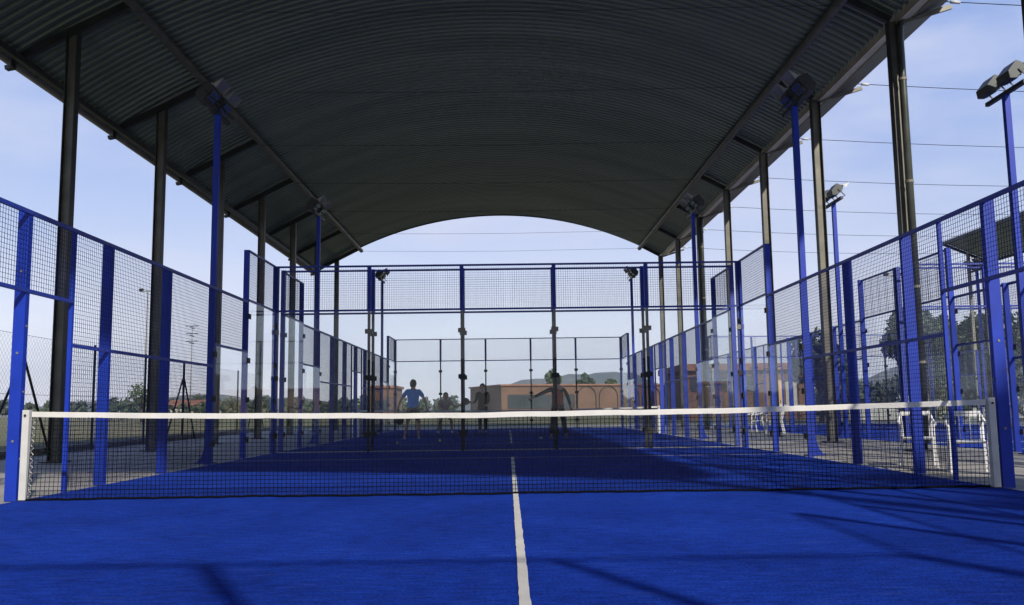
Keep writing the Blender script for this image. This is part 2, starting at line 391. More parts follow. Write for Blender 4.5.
# ------------------------------------------------------------------ nets
def wav(x): return .004*math.sin(x*2.1) + .0025*math.sin(x*7.3+1) 
def make_net(x, y, label):
    root = empty('court_net', (x, y, 0)); tag(root, label, 'net', 'nets across the courts')
    H0 = .832
    def top(px): return H0 + (.90-H0)*(px/5)**2 + wav(px)*(1-abs(px)/5)
    def sway(px, f): return (1-f)*(.03*math.sin(px*1.7) + .015*math.sin(px*4.3))   # f = 0 at the foot
    mb = MB(); r = .0027; n = 222; m_ = 19
    def P(px, f): return Vector((px, sway(px, f), .012 + (top(px)-.05-.012)*f))
    W = 4.90
    for a in range(n+1):
        px = -W + 2*W*a/n
        pts = [P(px, f/4) for f in range(5)]
        i0 = len(mb.v)
        for p in pts: mb.v += [(p.x-r, p.y-r, p.z), (p.x+r, p.y-r, p.z), (p.x, p.y+r, p.z)]
        for k in range(4):
            for j in range(3): mb.f.append((i0+3*k+j, i0+3*k+(j+1)%3, i0+3*k+3+(j+1)%3, i0+3*k+3+j))
    K = 100
    for b in range(m_+1):
        f = b/m_; rr = r if b else .006
        i0 = len(mb.v)
        for k in range(K+1):
            p = P(-W + 2*W*k/K, f); mb.v += [(p.x, p.y-rr, p.z-rr), (p.x, p.y+rr, p.z-rr), (p.x, p.y, p.z+rr)]
        for k in range(K):
            for j in range(3): mb.f.append((i0+3*k+j, i0+3*k+(j+1)%3, i0+3*k+3+(j+1)%3, i0+3*k+3+j))
    mb.build('netting', 'net', root, fix=False)
    # loose hem lying on the turf
    h = MB(); random.seed(5)
    pts = [(-W + 2*W*k/160, sway(-W + 2*W*k/160, 0) - .02 + .018*math.sin(k*.55)+random.uniform(-.008,.008), .012+.006*abs(math.sin(k*.9))) for k in range(161)]
    h.tube(pts, .011, 5); h.build('hem_cord', 'net', root, fix=False)
    t = MB(); K = 120; i0 = 0
    for k in range(K+1):
        px = -W-.005 + 2*(W+.005)*k/K; z = top(px); y0 = .004*math.sin(px*7)
        t.v += [(px, y0-.006, z-.054), (px, y0-.007, z-.006), (px, y0, z), (px, y0+.007, z-.006), (px, y0+.006, z-.054)]
    for k in range(K):
        for j in range(4): t.f.append((5*k+j, 5*k+5+j, 5*k+6+j, 5*k+1+j))
    t.build('tape', 'tape', root, fix=False)
    for s in (-1, 1):
        p = MB().box(-.035,-.035,0,.035,.035,.915).build('net_post', 'white', root, (s*4.955,0,0), bevel=.004)
        MB().box(-.05,-.05,0,.05,.05,.01).tube([(0,-.042,.86),(0,-.052,.86)], .012, 8).build('fitting', 'dark', p)
        z = MB(); q = [( s*(4.90 - (.03 if k % 2 else -.012)), -.006*(1 if k%2 else -1), .04+.78*k/24) for k in range(25)]
        z.tube(q, .004, 5); z.build('lacing', 'tape', root, fix=False)
    return root
make_net(0, 0, 'black net with white tape across the near court, closest to the camera')
make_net(0, 20.7, 'distant net with white tape between the four players')
make_net(14, .7, 'net of the open-air court outside the right photo edge')
make_net(14, 21.3, 'distant net of the far open-air court, right of the columns')

# ------------------------------------------------------------------ vaulted roof
XC, ZC, RAD = -.4, 10.48, 16.1
def arch(x): return ZC - (RAD - math.sqrt(RAD*RAD - (x-XC)**2))
Y0, Y1 = -11.0, 34.85
XL, XR = -9.5, 7.6
roof = empty('vaulted_roof', (XC, Y0, 0)); tag(roof, 'long dark corrugated vault on steel columns over the roofed courts', 'roof')
roof_off = Vector((XC, Y0, 0))
def rb(mb, name, m, parent=roof, **kw):
    mb.v = [(a-XC, b-Y0, c) for (a,b,c) in mb.v]
    return mb.build(name, m, parent, **kw)
pitch = .235; prof = [(0,0),(.22,0),(.36,.085),(.64,.085),(.78,0)]   # trapezoid rib
nr = int((Y1-Y0)/pitch); xs = [XL + (XR-XL)*k/44 for k in range(45)]
ys = []
for kx in range(nr):
    for (f, h) in prof: ys.append((Y0+(kx+f)*pitch, h))
ys.append((Y0+nr*pitch, 0))
sheet = MB()
for (y, h) in ys:
    for x in xs: sheet.v.append((x, y, arch(x)+h))
nx = len(xs)
for a in range(len(ys)-1):
    for b in range(nx-1): sheet.f.append((a*nx+b, (a+1)*nx+b, (a+1)*nx+b+1, a*nx+b+1))
sh = rb(sheet, 'roof_sheet', 'roof', fix=False)
# inner purlin tubes
for x, z in ((-7.25, 8.80), (6.62, 8.75)):
    rb(MB().tube([(x, Y0+.1, z), (x, Y1+.25, z)], .10, 12), 'purlin', 'col')
# eave trims
rb(MB().bar((XL-.02, Y0, arch(XL)-.02), (XL-.02, Y1+.02, arch(XL)-.02), .05, .20), 'eave_trim', 'fascia')
rb(MB().bar((XL+.22, Y0, arch(XL)-.02), (XL+.22, Y1, arch(XL)-.02), .10, .12), 'eave_beam', 'col_dark')
gut = MB(); gz = arch(XR)
gut.prism([(XR+.005, gz-.15), (XR+.005, gz+.11), (XR+.02, gz+.11), (XR+.02, gz-.13), (XR+.27, gz-.01), (XR+.27, gz+.12), (XR+.29, gz+.12), (XR+.29, gz-.03)], Y0, Y1)
rb(gut, 'gutter', 'fascia')
rb(MB().prism([(XR+.33, gz-.04), (XR+1.0, gz+.27), (XR+1.0, gz+.33), (XR+.33, gz+.04)], Y0, Y1-.6), 'outer_flashing', 'col_dark')
# front and back arch edging
for y in (Y0-.01, Y1+.01):
    e = MB(); n = 40
    for k in range(n):
        xa = XL+(XR-XL)*k/n; xb = XL+(XR-XL)*(k+1)/n
        e.bar((xa, y, arch(xa)+.01), (xb, y, arch(xb)+.01), .02, .10)
    rb(e, 'edge_trim', 'col_dark')
ROWS = [7.45 + 4.5*i for i in range(-4, 7)]
def hbeam(mb_web, mb_fl, x, y, h, D=.21, W=.18):
    mb_web.box(x-D/2+.014, y-.006, 0, x+D/2-.014, y+.006, h)
    mb_fl.box(x-D/2, y-W/2, 0, x-D/2+.014, y+W/2, h); mb_fl.box(x+D/2-.014, y-W/2, 0, x+D/2, y+W/2, h)
for i, y in enumerate(ROWS):
    for x in (-8.34, 7.55):
        ztop = arch(x) - .12
        w_ = MB(); f_ = MB(); hbeam(w_, f_, x, y, ztop)
        c = rb(w_, 'column', 'col')
        rb(f_, 'flange', 'col_dark', c)
        rb(MB().box(x-.2, y-.2, 0, x+.2, y+.2, .025), 'base_plate', 'col_dark', c)
        if x > 0 and i in (4, 8):
            dx = x + .04
            pp = rb(MB().tube([(dx, y-.2, .15), (dx, y-.2, ztop-.5), (dx+.03, y-.16, ztop-.2), (dx+.1, y-.1, ztop+.0)], .07, 12), 'downpipe', 'downpipe', c, smooth=True)
            for z in (1.6, 3.0, 5.0, 7.0): rb(MB().tube([(dx, y-.2, z), (dx, y-.2, z+.05)], .079, 12), 'pipe_clip', 'steel', pp)
    # rafters
    l = MB(); l.bar((-7.25, y, 8.80), (-9.54, y, arch(XL)-.02), .10, .16); l.bar((-9.46, y, arch(XL)-.12), (-9.62, y, arch(XL)-.15), .12, .08)
    rb(l, 'rafter', 'col_dark')
    l = MB(); l.bar((6.62, y, 8.76), (7.5, y, arch(7.5)-.12), .10, .14)
    rb(l, 'rafter', 'col_dark')
    l = MB(); l.bar((7.6, y, arch(7.5)-.2), (8.72, y, gz+.20), .07, .09)
    rb(l, 'bracket', 'col')
    rb(MB().tube([(-7.25, y+.12, 8.68), (-3, y+.12, 8.62), (0, y+.12, 8.60), (3, y+.12, 8.63), (6.6, y+.12, 8.66)], .006, 5), 'tie_cable', 'dark')
for i, y in enumerate(ROWS[3:]):
    pts = [(8.6, y, 8.66)]
    for k in range(1, 13):
        t = k/12; x = 8.65+26*t; pts.append((x, y, 8.66 - .46*4*t*(1-t)))
    w = MB(); w.tube(pts, .009, 5); o = w.build('overhead_wire', 'dark', fix=False)
    tag(o, 'thin wire strung from the right eave of the roof out over the open-air courts', 'wire', 'parallel wires in the sky right of the roof')
    MB().tube([(8.72, y, 8.655), (8.9, y, 8.64)], .035, 8).build('insulator', 'white', o, smooth=True)

# ------------------------------------------------------------------ flood light masts
def make_mast(h=6.25):
    root = empty('floodlight_mast'); 
    p = MB().box(-.05,-.05,0,.05,.05,h).build('pole', 'blue', root, bevel=.004)
    MB().box(-.22,-.10,0,.10,.10,.014).prism([(-.052,0.015),(-.20,0.015),(-.14,.09),(-.09,.22),(-.052,.42)], -.02, .02).build('base_bracket', 'blue', p)
    MB().bar((0,-.62,h+.03),(0,.62,h+.03),.07,.07).build('cross_arm', 'dark', root)
    for s in (-1, 1):
        hd = MB()
        # housing local: opening towards +x and down
        hd.prism([(-.30,.02),(-.22,.17),(.05,.22),(.13,.02),(.08,-.05),(-.20,-.08)], -.21, .21)
        o = hd.build('floodlight', 'lamp_body', root, (0.0, s*.34, h+.28), bevel=.012)
        o.rotation_euler = (0, R(-42), 0); o.scale = (.9, .95, .78)
        MB().box(-.17,-.185,-.098,.07,.185,-.083).build('lens', 'lens', o)
        MB().quad((.125,-.24,.03),(.125,.24,.03),(.36,.26,-.03),(.36,-.26,-.03)).box(.12,-.24,.02,.14,.24,.06).prism([(.14,.03),(.36,-.03),(.14,-.09)], -.24, -.236).prism([(.14,.03),(.36,-.03),(.14,-.09)], .236, .24).build('visor', 'lens_grey', o)
        MB().bar((-.05,-.23,.05),(-.05,-.23,-.28),.03,.012).bar((-.05,.23,.05),(-.05,.23,-.28),.03,.012).bar((-.05,-.23,-.27),(-.05,.23,-.27),.03,.012).build('yoke', 'dark', o)
    return root
M['lamp_body'] = mat('lamp_housing', (.035, .04, .04), .45, .4)
M['lens_grey'] = mat('visor_grey', (.34, .34, .31), .4, .4)
mast0 = make_mast()
masts = [((-5.24, 6.6), 0, 'blue floodlight mast left of the near court, tallest on the left'),
         ((5.24, 6.5), PI, 'blue floodlight mast on the right of the near court, under the roof edge'),
         ((-5.24, 15.4), 0, 'blue floodlight mast on the left, second from the camera'),
         ((5.24, 15.6), PI, 'blue floodlight mast on the right, second under the roof'),
         ((-5.24, 28.2), 0, 'small distant floodlight mast left of the blue-shirted man'),
         ((5.24, 28.4), PI, 'small distant floodlight mast right of the man in red'),
         ((8.82, 6.0), 0, 'blue floodlight mast with pale visors at the right photo edge'),
         ((8.82, 14.5), 0, 'blue floodlight mast in open sky between two roof columns'),
         ((19.3, 27.3), PI, 'floodlight mast on the far side of the open-air court, below the small canopy')]
for i, ((x, y), rz, lab) in enumerate(masts):
    o = mast0 if i == 0 else copy_tree(mast0)
    o.location = (x, y, 0); o.rotation_euler = (0,0,rz); tag(o, lab, 'floodlight', 'floodlight masts beside the courts')

# ------------------------------------------------------------------ mono-pitch canopy on the right
can = empty('small_canopy', (20.8, 20, 0)); tag(can, 'small grey corrugated lean-to canopy on posts at the right photo edge', 'canopy')
cs = MB(); ny = int(21/.25)
for k in range(ny):
    for f, h in ((0,0),(.35,0),(.5,.05),(.85,.05)):
        y = -9.8 + (k+f)*.25
        cs.v += [(-.95, y, 8.12+h), (1.1, y, 7.26+h)]
for a in range(len(cs.v)//2-1): cs.f.append((2*a, 2*a+2, 2*a+3, 2*a+1))
cs.build('canopy_sheet', 'roof', can, fix=False)
MB().bar((-.95,-9.8,8.08),(-.95,11.1,8.08),.08,.14).bar((1.1,-9.8,7.22),(1.1,11.1,7.22),.08,.12).bar((-.95,11.1,8.06),(1.1,11.1,7.2),.06,.12).build('edge_beam', 'col_dark', can)
for y in (-9, -2.4, 4.2, 10.8):
    MB().box(-.06, y-.06, 0, .06, y+.06, 7.6).build('post', 'steel', can)

# ------------------------------------------------------------------ plastic chairs
def make_chair():
    root = empty('plastic_chair')
    s = MB(); s.prism([(-.22,.415),(.20,.405),(.235,.43),(.20,.43),(-.22,.445)], -.21, .21); s.build('seat', 'plastic', root, bevel=.006)
    b = MB()
    for y in (-.205,-.07,.07,.205): b.bar((-.22,y*.95,.44),(-.33,y,.80),.04 if abs(y) > .1 else .018,.014)
    b.bar((-.335,-.22,.80),(-.335,.22,.80),.02,.07); b.build('backrest', 'plastic', root, bevel=.003)
    for sd in (-1, 1):
        MB().tube([(-.335,sd*.215,.80),(-.27,sd*.245,.72),(-.16,sd*.262,.672),(0,sd*.27,.655),(.17,sd*.262,.65),(.235,sd*.25,.62),(.24,sd*.245,.56)], .020, 7).build('armrest', 'plastic', root, smooth=True)
        for (x0, x1) in ((.24,.28),(-.24,-.33)):
            l = MB(); top = .60 if x0 > 0 else .70
            l.bar((x0, sd*.235, top*.0+.43), (x1, sd*.255, 0), .045, .035)
            if x0 > 0: l.bar((x0-.0, sd*.24, .42), (x0-.005, sd*.25, .63), .045, .03)
            else: l.bar((x0+.02, sd*.225, .42), (x0-.08, sd*.232, .73), .04, .03)
            l.build('leg', 'plastic', root, bevel=.004)
    return root
ch0 = make_chair()
for i, (x, y, a, lab) in enumerate([(5.75, 2.1, -112, 'white plastic garden chair behind the net nearest the right net post'),
        (5.70, 3.4, -112, 'white plastic garden chair partly hidden by a blue fence post near the net'),
        (7.95, 20.3, 200, 'distant white plastic chair left of its twin below the brick house'),
        (8.35, 19.3, 170, 'distant white plastic chair right of its twin, by the far fence')]):
    o = ch0 if i == 0 else copy_tree(ch0)
    o.scale = (.88, .88, .92); o.location = (x, y, -.008); o.rotation_euler = (0,0,R(a)); tag(o, lab, 'chair', 'white plastic garden chairs')

# ------------------------------------------------------------------ people
def skin_mesh(name, chains, m, parent=None, levels=1, loc=(0,0,0), rz=0):
    """chains: list of lists of (point, radius | (rx,ry)); chains may share points by coordinates"""
    vs = []; es = []; rad = []; idx = {}
    for ch in chains:
        prev = None
        for p, r in ch:
            key = tuple(round(c, 4) for c in p)
            if key not in idx: idx[key] = len(vs); vs.append(p); rad.append(r if isinstance(r, tuple) else (r, r))
            if prev is not None and prev != idx[key]: es.append((prev, idx[key]))
            prev = idx[key]
    me = bpy.data.meshes.new(name); me.from_pydata(vs, es, [])
    o = bpy.data.objects.new(name, me); COL.objects.link(o)
    md = o.modifiers.new('skin', 'SKIN'); md.use_smooth_shade = True
    for i, sv in enumerate(me.skin_vertices[0].data): sv.radius = rad[i]; sv.use_root = (i == 0)
    sb = o.modifiers.new('sub', 'SUBSURF'); sb.levels = levels; sb.render_levels = levels
    bpy.context.view_layer.update()
    dg = bpy.context.evaluated_depsgraph_get()
    nm = bpy.data.meshes.new_from_object(o.evaluated_get(dg)); nm.name = name
    bpy.data.objects.remove(o); bpy.data.meshes.remove(me)
    nm.materials.clear(); nm.materials.append(M[m])
    return link(name, nm, None, parent, loc, rz)
def lerp(a, b, t): return tuple(a[k]+(b[k]-a[k])*t for k in range(3))
def add(a, b): return tuple(a[k]+b[k] for k in range(3))
def person(loc, rz, label, pose, top, bottom, sleeves, short_legs, sleeve_mat=None, shoes='shoe', vest=False):
    """local frame: figure faces +y, its right side is +x"""
    J = pose
    pel, chest, neck, head = J['pelvis'], J['chest'], J['neck'], J['head']
    waist = lerp(pel, chest, .45)
    chains = [[(pel,(.135,.10)),(waist,(.12,.088)),(chest,(.15,.105)),(neck,.062),(add(head,(0,0,-.09)),.068),(head,(.086,.10)),(add(head,(0,-.005,.075)),(.062,.075))]]
    for s in ('r', 'l'):
        sh, el, wr = J['sh_'+s], J['el_'+s], J['wr_'+s]
        chains.append([(chest,(.15,.105)),(sh,.062),(lerp(sh,el,.5),.046),(el,.038),(lerp(el,wr,.4),.036),(wr,.025)])
        hd = J['hand_'+s]
        d = (Vector(hd)-Vector(wr)).normalized(); side = d.cross(Vector((0,1,.1))).normalized()
        palm = Vector(wr)+d*.055
        chains.append([(wr,.025),(tuple(palm),(.028,.022))])
        for j, L in enumerate((.075,.085,.08,.06)):
            o_ = side*(j-1.5)*.019
            a = palm+o_+d*.03; b_ = a+d*L*.55+Vector((0,.012,0)); c = b_+d*L*.42+Vector((0,.025,0))
            chains.append([(tuple(palm),(.028,.022)),(tuple(a),.010),(tuple(b_),.009),(tuple(c),.008)])
        th = Vector(wr)+d*.02 - side*.03
        chains.append([(wr,.025),(tuple(th),.012),(tuple(th+d*.05-side*.012+Vector((0,.02,0))),.009)])
        hp, kn, an = J['hip_'+s], J['kn_'+s], J['an_'+s]
        chains.append([(pel,(.135,.10)),(hp,.088),(lerp(hp,kn,.5),.073),(kn,.055),(lerp(kn,an,.35),.055),(an,.035)])
        chains.append([(an,.035),(add(an,(0,.09,-.05)),(.034,.026)),(add(an,(0,.15,-.055)),(.03,.02))])
    body = skin_mesh('person', chains, 'skin', None, 1, loc, rz)
    tag(body, label, 'person', 'people playing on the far roofed court')
    # face details
    hx, hy, hz = head
    f = MB()
    for s in (-1, 1): f.tube([(hx+s*.031, hy+.082, hz+.012), (hx+s*.031, hy+.094, hz+.012)], .011, 8)
    f.build('eyes', 'black', body)
    MB().tube([(hx,hy+.088,hz+.01),(hx,hy+.112,hz-.022),(hx,hy+.09,hz-.03)], [.008,.014,.008], 6).build('nose', 'skin', body, smooth=True)
    MB().tube([(hx-.025,hy+.088,hz-.052),(hx+.025,hy+.088,hz-.052)], .006, 6).build('mouth', 'red_cloth', body, smooth=True)
    for s in (-1, 1): MB().tube([(hx+s*.078,hy-.005,hz-.02),(hx+s*.094,hy-.012,hz+.004),(hx+s*.08,hy-.01,hz+.03)], [.008,.014,.008], 6).build('ear', 'skin', body, smooth=True)
    # hair: shell over the skull, open at the face
    bm = bmesh.new(); bmesh.ops.create_icosphere(bm, subdivisions=3, radius=1)
    kill = [v for v in bm.verts if (v.co.y > .25 and v.co.z < .45) or v.co.z < -.8]
    bmesh.ops.delete(bm, geom=kill, context='VERTS')
    random.seed(11)
    for v in bm.verts: v.co = Vector((v.co.x*.102, v.co.y*.120-.008, v.co.z*.138+.006))*(1+random.uniform(-.03,.05)) + Vector(head)
    me = bpy.data.meshes.new('hair'); bm.to_mesh(me); bm.free(); me.shade_smooth(); link('hair', me, 'hair', body)
    # shirt
    g_ = 1.28
    sh_ch = [[(add(pel,(0,0,-.14)),(.155*g_,.12*g_)),(pel,(.15*g_,.112*g_)),(waist,(.138*g_,.102*g_)),(add(chest,(0,0,-.04)),(.165*g_,.118*g_)),(lerp(chest,neck,.72),(.10,.085)),(add(neck,(0,-.005,.01)),(.078,.074))]]
    for s in ('r','l'):
        sh, el, wr = J['sh_'+s], J['el_'+s], J['wr_'+s]
        base = (add(chest,(0,0,-.04)),(.165*g_,.118*g_))
        if vest: continue
        if sleeves == 'short': sh_ch.append([base,(sh,.078),(lerp(sh,el,.55),.070),(lerp(sh,el,.72),.068)])
        else: sh_ch.append([base,(sh,.078),(lerp(sh,el,.5),.060),(el,.052),(lerp(el,wr,.5),.047),(lerp(el,wr,.9),.040)])
    if vest: # dark long sleeves under a coloured body warmer
        sv = [[(add(waist,(0,0,.02)),(.12,.10)),(add(chest,(0,0,-.04)),(.16,.11)),(lerp(chest,neck,.6),(.075,.07))]]
        for s in ('r','l'):
            sh, el, wr = J['sh_'+s], J['el_'+s], J['wr_'+s]
            sv.append([(add(chest,(0,0,-.04)),(.16,.11)),(sh,.080),(lerp(sh,el,.5),.064),(el,.056),(lerp(el,wr,.5),.050),(lerp(el,wr,.9),.042)])
        skin_mesh('sleeves', sv, sleeve_mat, body)
    skin_mesh('shirt', sh_ch, top, body)
    # trousers / shorts
    tr = []
    for s in ('r','l'):
        hp, kn, an = J['hip_'+s], J['kn_'+s], J['an_'+s]
        base = (add(pel,(0,0,.10)),(.16,.122))
        if short_legs: tr.append([base,(add(hp,(0,0,-.02)),.108),(lerp(hp,kn,.5),.098),(lerp(hp,kn,.88),.094)])
        else: tr.append([base,(add(hp,(0,0,-.02)),.105),(lerp(hp,kn,.5),.092),(kn,.076),(lerp(kn,an,.5),.070),(add(an,(0,0,.03)),.064)])
    skin_mesh('shorts' if short_legs else 'trousers', tr, bottom, body)
    for s in ('r','l'):
        an = J['an_'+s]
        skin_mesh('shoe', [[(add(an,(0,-.045,-.045)),(.042,.038)),(add(an,(0,.05,-.05)),(.047,.036)),(add(an,(0,.16,-.06)),(.046,.026)),(add(an,(0,.20,-.062)),(.036,.02))]], shoes, body)
    return body
def pose(**kw):
    P = dict(pelvis=(0,0,.97), chest=(0,.0,1.33), neck=(0,.0,1.50), head=(0,.01,1.655),
        sh_r=(.19,0,1.43), el_r=(.27,-.02,1.15), wr_r=(.31,.06,.92), hand_r=(.32,.08,.80),
        sh_l=(-.19,0,1.43), el_l=(-.27,-.02,1.15), wr_l=(-.31,.06,.92), hand_l=(-.32,.08,.80),
        hip_r=(.10,0,.90), kn_r=(.13,.03,.50), an_r=(.15,-.02,.09),
        hip_l=(-.10,0,.90), kn_l=(-.13,.03,.50), an_l=(-.15,-.02,.09))
    P.update(kw); return P
def racket(loc, rz, tilt, label):
    root = empty('padel_racket', loc, rz); root.rotation_euler = (0, tilt, rz); tag(root, label, 'racket')
    MB().tube([(0,0,-.01),(0,0,.13)], .016, 8).build('grip', 'black', root, smooth=True)
    bm = bmesh.new(); bmesh.ops.create_cone(bm, cap_ends=True, segments=32, radius1=.125, radius2=.125, depth=.036,
        matrix=Matrix.Translation((0,0,.30)) @ Matrix.Rotation(R(90),4,'X'))
    for v in bm.verts: v.co.z = .30+(v.co.z-.30)*1.12
    me = bpy.data.meshes.new('head'); bm.to_mesh(me); bm.free(); link('head', me, 'dark', root)
    MB().bar((0,0,.12),(.06,0,.2),.025,.03).bar((0,0,.12),(-.06,0,.2),.025,.03).build('throat', 'dark', root)
    return root
person((-2.88, 18.0, 0), 0, 'man in light blue shirt and khaki shorts seen from behind, arms lowered', pose(
        el_r=(.34,-.01,1.20), wr_r=(.40,.05,.97), hand_r=(.42,.07,.86), el_l=(-.36,-.01,1.20), wr_l=(-.44,.04,.99), hand_l=(-.46,.06,.88),
        kn_r=(.15,.03,.50), an_r=(.17,-.02,.09), kn_l=(-.17,.04,.50), an_l=(-.26,-.02,.09)), 'shirt_blue', 'khaki', 'short', True)
racket((-3.35, 18.1, .87), .3, R(170), 'racket held low in the left hand of the blue-shirted man')
person((1.42, 17.1, 0), R(6), 'man in dark red vest and dark trousers stretching his left arm out', pose(
        el_l=(-.46,.02,1.31), wr_l=(-.70,.06,1.19), hand_l=(-.80,.08,1.14), el_r=(.30,-.02,1.18), wr_r=(.38,.03,.93), hand_r=(.41,.05,.82),
        kn_r=(.17,.05,.50), an_r=(.24,.0,.09), kn_l=(-.16,.0,.50), an_l=(-.22,-.08,.09)), 'red_cloth', 'navy_cloth', 'long', False, 'black_cloth', 'khaki', vest=True)
person((-.93, 23.0, 0), PI, 'person in all black standing on the far half of the distant court', pose(
        el_r=(.24,.12,1.18), wr_r=(.30,.32,1.10), hand_r=(.34,.42,1.10), el_l=(-.22,.06,1.16), wr_l=(-.14,.22,1.02), hand_l=(-.10,.32,1.0),
        kn_r=(.10,.05,.50), an_r=(.10,-.02,.09), kn_l=(-.10,.05,.50), an_l=(-.10,-.02,.09)), 'black_cloth', 'black_cloth', 'long', False, None, 'black_cloth')
racket((-1.22, 22.6, 1.10), 0, R(-80), 'dark racket held out beside the person in all black')
person((-2.4, 25.0, 0), PI+.2, 'player in pale pink top crouching beyond the distant net, facing the camera', pose(
        pelvis=(0,-.22,.78), chest=(0,.0,1.10), neck=(0,.09,1.25), head=(0,.15,1.39),
        sh_r=(.19,.02,1.18), el_r=(.30,.14,.96), wr_r=(.20,.36,.92), hand_r=(.16,.46,.93),
        sh_l=(-.19,.02,1.18), el_l=(-.34,.12,.98), wr_l=(-.50,.28,1.02), hand_l=(-.58,.36,1.04),
        hip_r=(.10,-.2,.73), kn_r=(.22,.12,.46), an_r=(.26,-.08,.09), hip_l=(-.10,-.2,.73), kn_l=(-.22,.12,.46), an_l=(-.26,-.08,.09)),
        'pale_cloth', 'navy_cloth', 'short', True)
for (x, y, lab) in ((-1.9, 15.6, 'ball on the turf right of the blue-shirted man'), (-2.9, 14.3, 'ball on the turf nearest the glass wall'), (.9, 16.8, 'ball lying between the two rows of players')):
    bm = bmesh.new(); bmesh.ops.create_icosphere(bm, subdivisions=3, radius=.033); me = bpy.data.meshes.new('ball'); bm.to_mesh(me); bm.free(); me.shade_smooth()
    o = link('ball', me, 'ball', None, (x, y, .035)); tag(o, lab, 'ball', 'balls lying on the far court')
    
# ------------------------------------------------------------------ chain-link fence on the left
cf = empty('chainlink_fence', (-10.2, 9.7, 0)); tag(cf, 'thin grey chain-link fence with braced posts between pavement and dry field', 'fence')
def fx(y): return -10.2 - (y-9.7)*.055
FH = 2.55
fys = [9.7+3.72*k for k in range(-3, 7)]
for k, y in enumerate(fys):
    x = fx(y)+10.2; yy = y-9.7
    p = MB().tube([(x,yy,0),(x,yy,FH+.05)], .035, 8).build('post', 'dark', cf, smooth=True)
    if k % 3 == 0:
        for s in (-1, 1): MB().tube([(x,yy,FH-.45),(x-.05,yy+s*1.35,0)], .028, 8).build('brace', 'dark', p, smooth=True)
mb = MB()
def fp(t, z): y = fys[0]+t; return (fx(y)+10.2, y-9.7, z)
Lf = fys[-1]-fys[0]; n = int(Lf/.14)
for k in range(-int(FH/.14), n):
    for sgn in (1, -1):
        t0 = k*.14 if sgn > 0 else k*.14+FH; t1 = t0+sgn*FH
        z0, z1 = 0, FH; a, b = t0, t1
        lo, hi = 0, Lf
        if a < lo and b < lo or a > hi and b > hi: continue
        def clip(a, b, z0, z1):
            if a < lo: z0 += (lo-a)/(b-a)*(z1-z0); a = lo
            if b < lo: z1 = z0+(lo-a)/(b-a)*(z1-z0); b = lo
            if a > hi: z0 += (hi-a)/(b-a)*(z1-z0); a = hi
            if b > hi: z1 = z0+(hi-a)/(b-a)*(z1-z0); b = hi
            return a, b, z0, z1
        a, b, z0, z1 = clip(a, b, z0, z1)
        if abs(b-a) > .05: mb.tube([fp(a, z0), fp(b, z1)], .0016, 3, caps=False)
mb.build('wire_mesh', 'chain', cf, fix=False)
for z in (.05, 1.3, FH): MB().tube([fp(0,z), fp(Lf,z)], .004, 4).build('tension_wire', 'dark', cf, fix=False)
bx = MB().box(-.13,-.09,-.22,.13,.09,.22).build('meter_box', 'plastic', None, (fx(9.7)+.16, 9.55, .58), bevel=.01)
tag(bx, 'small pale box fixed to a fence post at the left photo edge', 'box')

# ------------------------------------------------------------------ trees and plants
def leaf_cloud(name, blobs, m, n, size, parent, seed=0, flat=1.0):
    rnd = random.Random(seed); mb = MB()
    tot = sum(b[3]**2 for b in blobs)
    for (bx_, by, bz, br) in blobs:
        for _ in range(int(n*br*br/tot)):
            d = Vector((rnd.gauss(0,1), rnd.gauss(0,1), rnd.gauss(0,1))).normalized()
            rr = br*(.45+.6*rnd.random()**.6)
            c = Vector((bx_, by, bz)) + Vector((d.x*rr, d.y*rr, d.z*rr*flat))
            s = size*rnd.uniform(.6,1.4)
            u = Vector((rnd.gauss(0,1), rnd.gauss(0,1), rnd.gauss(0,1))).normalized()
            w = u.cross(Vector((rnd.gauss(0,1), rnd.gauss(0,1), rnd.gauss(0,1))).normalized()).normalized()
            a = c+u*s; b = c-u*s; p = c+w*s*.55; q = c-w*s*.55
            mb.quad(a, p, b, q)
    return mb.build(name, m, parent, fix=False)
def tree(x, y, h, w, m, label, seed, n=5000, leaf=.16, group=None, trunk_h=None, conic=0):
    rnd = random.Random(seed)
    root = empty('tree', (x, y, -.02)); tag(root, label, 'tree', group)
    th = trunk_h or h*.28; t = MB()
    t.tube([(0,0,0),(.05*h*.2,0,th*.6),(0,.03,th),(0.02,0,h*.75)], [.028*h,.022*h,.018*h,.006*h], 9)
    blobs = []
    for k in range(13):
        a = k*2.4+rnd.uniform(-.4,.4); f = rnd.uniform(.15,1); z = th*.95 + (h-th)*(.12+.75*f)
        rr = w/2*(.62)*(1-.55*abs(f-.4)-conic*f)*rnd.uniform(.6,1.1)
        c = (math.cos(a)*rr, math.sin(a)*rr, z); br = w*.17*rnd.uniform(.75,1.3)*(1-conic*.5*f)
        blobs.append((*c, br))
        t.tube([(0,0,th*rnd.uniform(.7,1)+ (z-th)*.3), (c[0]*.5,c[1]*.5,(z+th)/2), c], [.011*h,.007*h,.003*h], 6)
    blobs.append((0,0,h-w*.13,w*.14)); blobs.append((0,0,th+(h-th)*.5,w*.24))
    t.build('trunk', 'trunk', root, smooth=True)
    leaf_cloud('crown', blobs, m, n, leaf, root, seed)
    return root
G = 'trees beyond the courts'
tree(31, 58, 7.8, 6.5, 'leaf_dark', 'big dark tree right of the second roof column, behind the open-air courts', 1, 7000, .22, G)
tree(38, 62, 7.6, 8, 'leaf_dark', 'broad dark tree left of the right net post', 2, 6000, .22, G)
tree(45, 60, 9.0, 9, 'leaf_dark', 'dark tree at the far right photo edge', 3, 6000, .22, G)
tree(26.5, 64, 5.8, 4, 'leaf_mid', 'small bushy tree on the left flank of the big dark tree', 4, 3000, .2, G)
